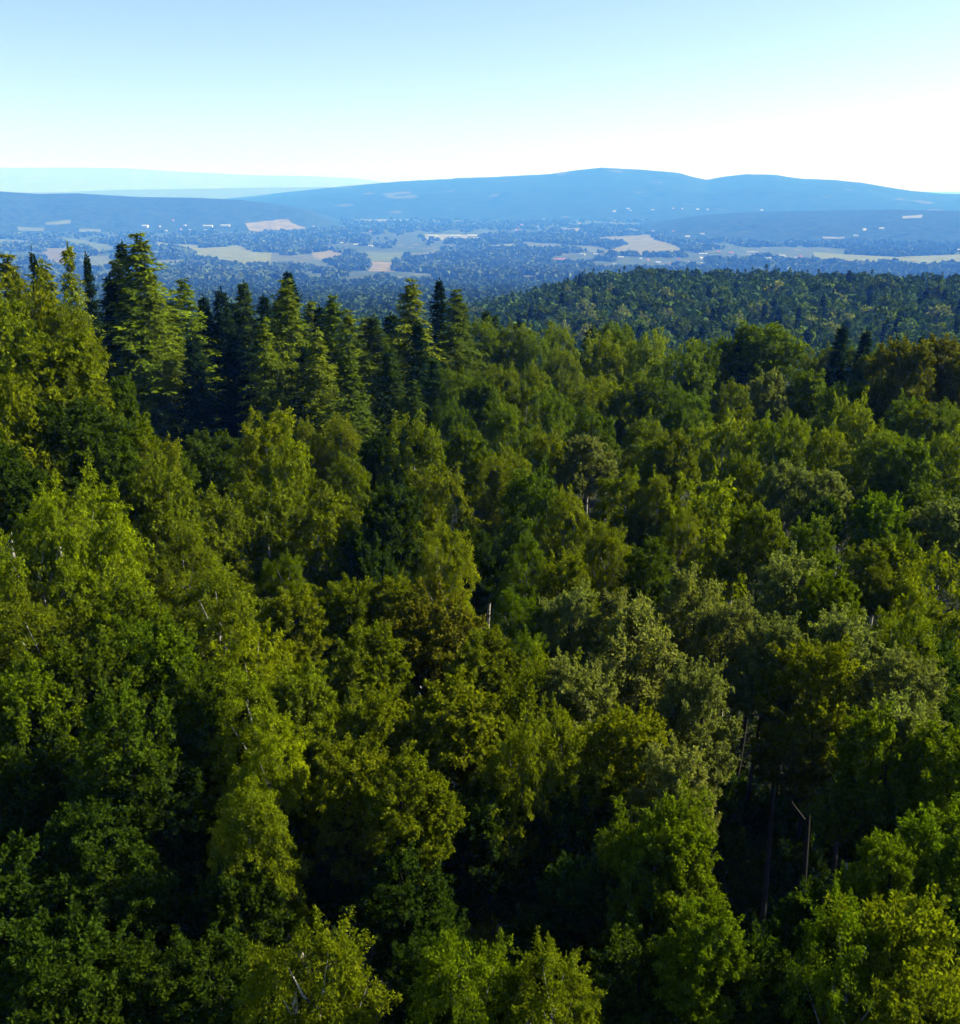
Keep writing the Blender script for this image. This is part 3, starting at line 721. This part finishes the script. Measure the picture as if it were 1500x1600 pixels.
# visible tops: a point is seen if nothing nearer in its column reaches higher in the picture
PX, PY = project(R_X, R_Y, R_G + R_H)
order = np.argsort([p[2] for p in RP])
colmin = np.full(400, 540.0)
vis = np.zeros(len(RP))
for i in order:
    b = int((PX[i] + 100) / 5)
    if b < 2 or b > 340: continue
    half = max(1, int(2.4 / RP[i][2] * F / 5))
    seg = slice(max(0, b - half), b + half + 1)
    h = np.median(colmin[seg]) - PY[i]
    vis[i] = h
    if h > 0: colmin[seg] = np.minimum(colmin[seg], PY[i] + 2)
cand = [i for i in range(len(RP)) if PY[i] < 560 and -60 < PX[i] < 1560]
cand.sort(key=lambda i: -(vis[i] if vis[i] > 0 else vis[i] * 0.2) * 1.0)
IND = set(cand[:230])
MASS = []
for i in cand:
    x, y, d, az = RP[i]
    conif = rr.random() < (0.45 if R_N[i] > 0.5 else 0.12)
    kind = ('larch' if rr.random() < 0.12 else 'spruce') if conif else ('birch', 'oak', 'aspen')[rr.integers(3)]
    H = R_H[i] + (3.0 if conif else 0)
    w = rr.uniform(4.5, 7.0) if conif else (rr.uniform(6.0, 9.0) if d < 260 else rr.uniform(8.0, 15.0))
    c = ('K' if conif else ('D', 'E', 'G', 'E', 'D', 'P')[rr.integers(6)])
    if i not in IND and vis[i] < -7: continue
    if i in IND:
        tree(kind, 'mid' if d < 200 else 'far', x, y, H, w, c)
    else:
        MASS.append((x, y, R_G[i], H, w, conif))

def crown_mass(name, rows, per, leaf, col, mat=None, seed=1):
    """many small crowns that read as one wood"""
    rng = np.random.default_rng(seed)
    R = np.array([r[:5] for r in rows], float); cf = np.array([r[5] for r in rows], bool)
    n = len(R)
    u = rng.random((n, per)); a = rng.random((n, per)) * 2 * math.pi
    top = R[:, 3][:, None]; half = R[:, 4][:, None] / 2
    prof = np.where(cf[:, None], (1 - u) ** 0.9 + 0.05, np.sqrt(np.clip(1 - (2 * u - 0.75) ** 2 / 1.57, 0, 1)))
    rad = half * prof * (0.75 + 0.35 * rng.random((n, per)))
    z = R[:, 2][:, None] + top * (0.35 + 0.65 * u)
    P = np.stack([R[:, 0][:, None] + rad * np.cos(a), R[:, 1][:, None] + rad * np.sin(a), z], -1).reshape(-1, 3)
    out = np.stack([np.cos(a), np.sin(a), 0.3 + u], -1).reshape(-1, 3)
    Nn = nrm(nrm(out) + rng.normal(size=out.shape) * 0.25)
    T = nrm(rng.normal(size=out.shape) + np.array([0, 0, 0.6]))
    L = np.repeat(leaf * R[:, 4] / 6.0, per) * rng.uniform(0.7, 1.3, n * per)
    o = add(name, leaf_mesh(name, P - T * L[:, None] * 0.5, T, Nn, L, L * 0.75, mat or M_MASS, rng))
    o.color = (*col, 1)
    return o
forest_beside()
o = crown_mass('ridge_woodland', MASS, 84, 1.65, (0.036, 0.070, 0.014), seed=2)
tag(o, 'close packed small trees of the hazy wooded ridge', 'woodland', kind='stuff')

# woods of the slope and valley, thinning out among the fields
def valley():
    rng = np.random.default_rng(41)
    for (r0, r1, n, per, leaf, thr, spread, nm, lab) in ((930, 3400, 15000, 10, 4.8, 0.12, (11, 18), 'slope_woodland', 'blue-green woods on the slope down to the valley'),
                                         (3400, 13500, 30000, 7, 9.0, 0.44, (18, 32), 'valley_woodland', 'dark copses and tree lines among the valley fields')):
        az = np.radians(rng.uniform(-29, 29, n)); r = np.exp(rng.uniform(math.log(r0), math.log(r1), n))
        x, y = r * np.sin(az), r * np.cos(az)
        m = fbm(x / 500 + 7, y / 800 + 3, 4) > thr
        m |= (fbm(x / 120 + 31, y / 260 + 11, 3) > 0.545) & (rng.random(n) < 0.7)   # hedges and small copses
        m &= ~in_fields(x, y)
        x, y = x[m], y[m]; z = surf_h(x, y)
        m = z - ground_h(x, y) < 3 if nm == 'valley_woodland' else np.ones(len(x), bool)
        x, y, z = x[m], y[m], z[m]
        w = rng.uniform(*spread, len(x)); cf = rng.random(len(x)) < 0.12
        H = np.where(cf, 20, rng.uniform(10, 17, len(x)))
        rows = list(zip(x, y, z - 2, H, np.where(cf, w * 0.6, w), cf))
        o = crown_mass(nm, rows, per, leaf, (0.036, 0.062, 0.016) if nm == 'slope_woodland' else (0.05, 0.075, 0.026), seed=5)
        tag(o, lab, 'woodland', kind='stuff')
valley()

# ------------------------------------------------------------------ houses in the valley
M_WALL = plain_material('white_render', (0.55, 0.54, 0.50), 0.8, (0.4, 0.08))
M_ROOFG = plain_material('pale_sheet_roof', (0.38, 0.38, 0.38), 0.5, (0.4, 0.1))
M_ROOFR = plain_material('red_tile_roof', (0.34, 0.12, 0.08), 0.8, (0.5, 0.2))
M_PANE = plain_material('window_glass', (0.03, 0.035, 0.04), 0.15, None, 0.5)
def house_mesh(name, lx, ly, hw, hr, roof):
    V = []; Fc = []; Mi = []
    a, b = lx / 2, ly / 2
    V += [(-a, -b, -3), (a, -b, -3), (a, b, -3), (-a, b, -3), (-a, -b, hw), (a, -b, hw), (a, b, hw), (-a, b, hw)]
    Fc += [(0, 1, 5, 4), (1, 2, 6, 5), (2, 3, 7, 6), (3, 0, 4, 7)]; Mi += [0] * 4
    e = 0.5; o = len(V)
    V += [(-a - e, -b - e, hw - .2), (a + e, -b - e, hw - .2), (a + e, b + e, hw - .2), (-a - e, b + e, hw - .2), (-a - e, 0, hw + hr), (a + e, 0, hw + hr)]
    Fc += [(o, o + 1, o + 5, o + 4), (o + 2, o + 3, o + 4, o + 5), (o, o + 4, o + 3, o + 3), (o + 1, o + 2, o + 5, o + 5)]; Mi += [1, 1, 0, 0]
    # windows along the long sides
    nwin = max(2, int(lx / 4))
    for i in range(nwin):
        xc = -a + (i + 0.5) * lx / nwin
        for s in (-1, 1):
            o = len(V); y = s * (b + 0.05)
            V += [(xc - .6, y, 1.2), (xc + .6, y, 1.2), (xc + .6, y, 2.6), (xc - .6, y, 2.6)]
            Fc.append((o, o + 1, o + 2, o + 3)); Mi.append(2)
    polys = [tuple(dict.fromkeys(f)) for f in Fc]
    m = bpy.data.meshes.new(name); m.from_pydata([tuple(v) for v in V], [], polys)
    for mt in (M_WALL, roof, M_PANE): m.materials.append(mt)
    for p, q in zip(m.polygons, Mi): p.material_index = q
    m.update(); return m
HM = [house_mesh('house', 14, 10, 5.5, 4, M_ROOFG), house_mesh('house', 13, 10, 6, 4.5, M_ROOFR), house_mesh('house', 20, 11, 5, 3.5, M_ROOFG)]
SHED = house_mesh('shed', 46, 18, 6, 3, M_ROOFG)
REDHALL = house_mesh('hall', 62, 16, 6, 5, M_ROOFR)
def building(name, mesh, px, py, sc, label, group=None, rz=None):
    p = on_ground(px, py)
    o = add(name, mesh, None, (p[0], p[1], p[2]))
    o.scale = (sc * 1.0,) * 3; o.rotation_euler = (0, 0, random.uniform(-0.5, 0.5) if rz is None else rz)
    return tag(o, label, 'house' if name == 'house' else ('shed' if name == 'shed' else 'building'), group)
ORD = ['first', 'second', 'third', 'fourth', 'fifth', 'sixth', 'seventh', 'eighth', 'ninth', 'tenth', 'eleventh', 'twelfth', 'thirteenth', 'fourteenth', 'fifteenth', 'sixteenth', 'seventeenth', 'eighteenth', 'nineteenth', 'twentieth', 'twenty-first', 'twenty-second', 'twenty-third', 'twenty-fourth', 'twenty-fifth', 'twenty-sixth', 'twenty-seventh', 'twenty-eighth', 'twenty-ninth', 'thirtieth']
VIL = {
 'village': ('tiny white house of the village behind the ridge crest', [(1078, 412), (1089, 419), (1099, 414), (1012, 408), (1028, 412), (1001, 406), (982, 419), (981, 428), (1038, 431), (1123, 396), (942, 407), (931, 399), (910, 399), (970, 404), (1060, 408), (1048, 415), (1110, 408), (1015, 420), (1070, 425), (960, 415), (1002, 430), (1095, 405)], 1.25),
 'crest': ('small white house right above the dark ridge crest', [(1199, 406), (1213, 406), (1229, 405), (1239, 407), (1250, 404), (1142, 398), (1222, 402)], 1.5),
 'midplain': ('scattered white house on the plain below the mountain', [(992, 362), (1052, 363), (1097, 367), (1074, 372), (1020, 363), (761, 350), (803, 347), (815, 353), (850, 344), (807, 361), (865, 359), (898, 372), (547, 348), (529, 360), (548, 358), (606, 361), (579, 363), (790, 352), (840, 356), (905, 350)], 1.6),
 'slope': ('faint white house high on the mountain foot', [(981, 327), (1052, 327), (1066, 327), (1090, 328), (1105, 328), (985, 330), (1190, 329), (960, 331), (1020, 329)], 1.7),
 'mid': ('white farmhouse among the copses of mid valley', [(755, 407), (723, 411), (723, 420), (809, 406), (820, 407), (705, 405), (556, 384), (579, 386), (534, 381), (790, 400), (690, 398)], 1.3),
 'west': ('white house of the hamlet under the wooded hill', [(271, 346), (283, 360), (297, 361), (275, 367), (250, 355), (321, 361), (380, 375), (442, 381), (452, 380), (461, 382), (490, 355), (472, 366), (500, 358), (260, 362), (289, 353)], 1.4),
}
for k, (lab, pts, sc) in VIL.items():
    for i, (px, py) in enumerate(sorted(pts)):
        building('house', random.choice(HM), px, py, sc * random.uniform(0.8, 1.15), '%s, %s from the left' % (lab, ORD[i]), lab.split(' ', 1)[1].replace('house', 'houses'))
for px, py, lab, sc in ((392, 425, 'white farmhouse standing just below the long tan field', 1.5), (283, 425, 'white farmhouse below the small pale field behind the larch', 1.3), (227, 356, 'bright white farm building under the wooded hill', 2.4),
                        (1337, 370, 'brightest lone white house low on the dark foothill', 1.7), (1350, 360, 'dim white house above the brightest one on the foothill', 1.5), (1377, 359, 'paired white house at the upper end of the foothill row', 1.7), (1496, 393, 'lone white house where the meadow meets the photo edge', 1.6)):
    building('house', HM[2], px, py, sc, lab)
for px, py, lab, sc in ((325, 355, 'long white greenhouse shed, nearer the larch of the pair', 1.7), (352, 354, 'long white greenhouse shed, second of the pair', 1.7), (675, 370, 'white shed at the start of the pale open ground', 1.5), (711, 370, 'white shed in the middle of the pale open ground', 1.5), (738, 370, 'white shed at the end of the pale open ground', 1.5),
                        (1171, 395, 'white block, first of a close pair behind the ridge', 0.7), (1180, 395, 'white block, second of a close pair behind the ridge', 0.7), (1098, 398, 'low white shed between field and village', 1.0)):
    building('shed', SHED, px, py, sc, lab, rz=random.uniform(-0.1, 0.1))
building('hall', REDHALL, 875, 407, 1.0, 'long low hall with pinkish red roof in the valley woods', rz=0.05)

def church():
    p = on_ground(1196, 402)
    e = bpy.data.objects.new('church', None); e.location = p; COL.objects.link(e)
    add('nave', house_mesh('nave', 24, 11, 8, 6, M_ROOFR), e)
    V = []; s = 3.2
    for z in (-3, 22):
        V += [(12 - s, -s, z), (12 + s, -s, z), (12 + s, s, z), (12 - s, s, z)]
    t = bpy.data.meshes.new('tower'); t.from_pydata(V, [], [(0, 1, 5, 4), (1, 2, 6, 5), (2, 3, 7, 6), (3, 0, 4, 7), (4, 5, 6, 7)]); t.materials.append(M_WALL)
    add('tower', t, e)
    V = [(12 - s - .3, -s - .3, 22.01), (12 + s + .3, -s - .3, 22.01), (12 + s + .3, s + .3, 22.01), (12 - s - .3, s + .3, 22.01), (12, 0, 34)]
    t = bpy.data.meshes.new('spire'); t.from_pydata(V, [], [(0, 1, 4), (1, 2, 4), (2, 3, 4), (3, 0, 4)]); t.materials.append(M_ROOFG)
    add('spire', t, e)
    tag(e, 'white church with slender pale tower behind the ridge crest', 'church')
church()

# ------------------------------------------------------------------ labels of the trees, from where each crown shows
def zone(px, py, kind, lod, d):
    if d > 138:
        a = 'on the hazy wooded ridge'
        b = 'crest' if py < 440 else ('upper face' if py < 475 else 'lower face')
        s = 'beyond the conifers' if px < 740 else ('near the larch end' if px < 1000 else ('at mid length' if px < 1250 else 'by the photo edge'))
        return 'on the ridge %s %s' % (b, s)
    conif = kind in ('spruce', 'larch')
    if conif: return 'in the skyline conifer row' if px < 725 else 'poking above the broadleaf skyline'
    if px < 290 and py < 725: return 'in the tall stand beside the black hollow'
    if py < 560: return 'along the broadleaf skyline under the ridge'
    side = ('near the left edge' if px < 300 else 'left of centre' if px < 620 else 'at centre' if px < 900 else 'right of centre' if px < 1200 else 'near the right edge')
    row = 'behind the middle' if py < 665 else 'in the middle rows' if py < 800 else 'in the front-middle rows' if py < 940 else 'in the foreground' if py < 1130 else 'in the dark lower foreground' if py < 1380 else 'along the bottom edge'
    return row + ' ' + side
groups = {}
for T in TREES:
    e, kind, c, x, y, zt, wid, lod = T
    d = math.hypot(x, y); px, py = project(x, y, zt)
    z = zone(px, py, kind, lod, d)
    groups.setdefault((kind, c, z), []).append((px, py, e, d))
KN = {'birch': 'birch', 'oak': 'oak', 'aspen': 'aspen', 'spruce': 'spruce', 'larch': 'larch'}
for (kind, c, z), lst in groups.items():
    lst.sort(key=lambda q: q[0])
    for i, (px, py, e, d) in enumerate(lst):
        if len(lst) == 1: lab = '%s %s %s' % (CNAME[c], KN[kind], z)
        else: lab = '%s %s %s, %s from the left' % (CNAME[c], KN[kind], z, ORD[min(i, 29)])
        gr = 'trees of the hazy wooded ridge' if d > 138 else ('conifers of the skyline row' if kind in ('spruce', 'larch') else 'broadleaf trees of the forest below the lookout')
        tag(e, lab, 'tree', gr)
print('trees', len(TREES), 'mass', len(MASS), 'tris', sum(len(m.loop_triangles) or sum(p.loop_total - 2 for p in m.polygons) for m in bpy.data.meshes))
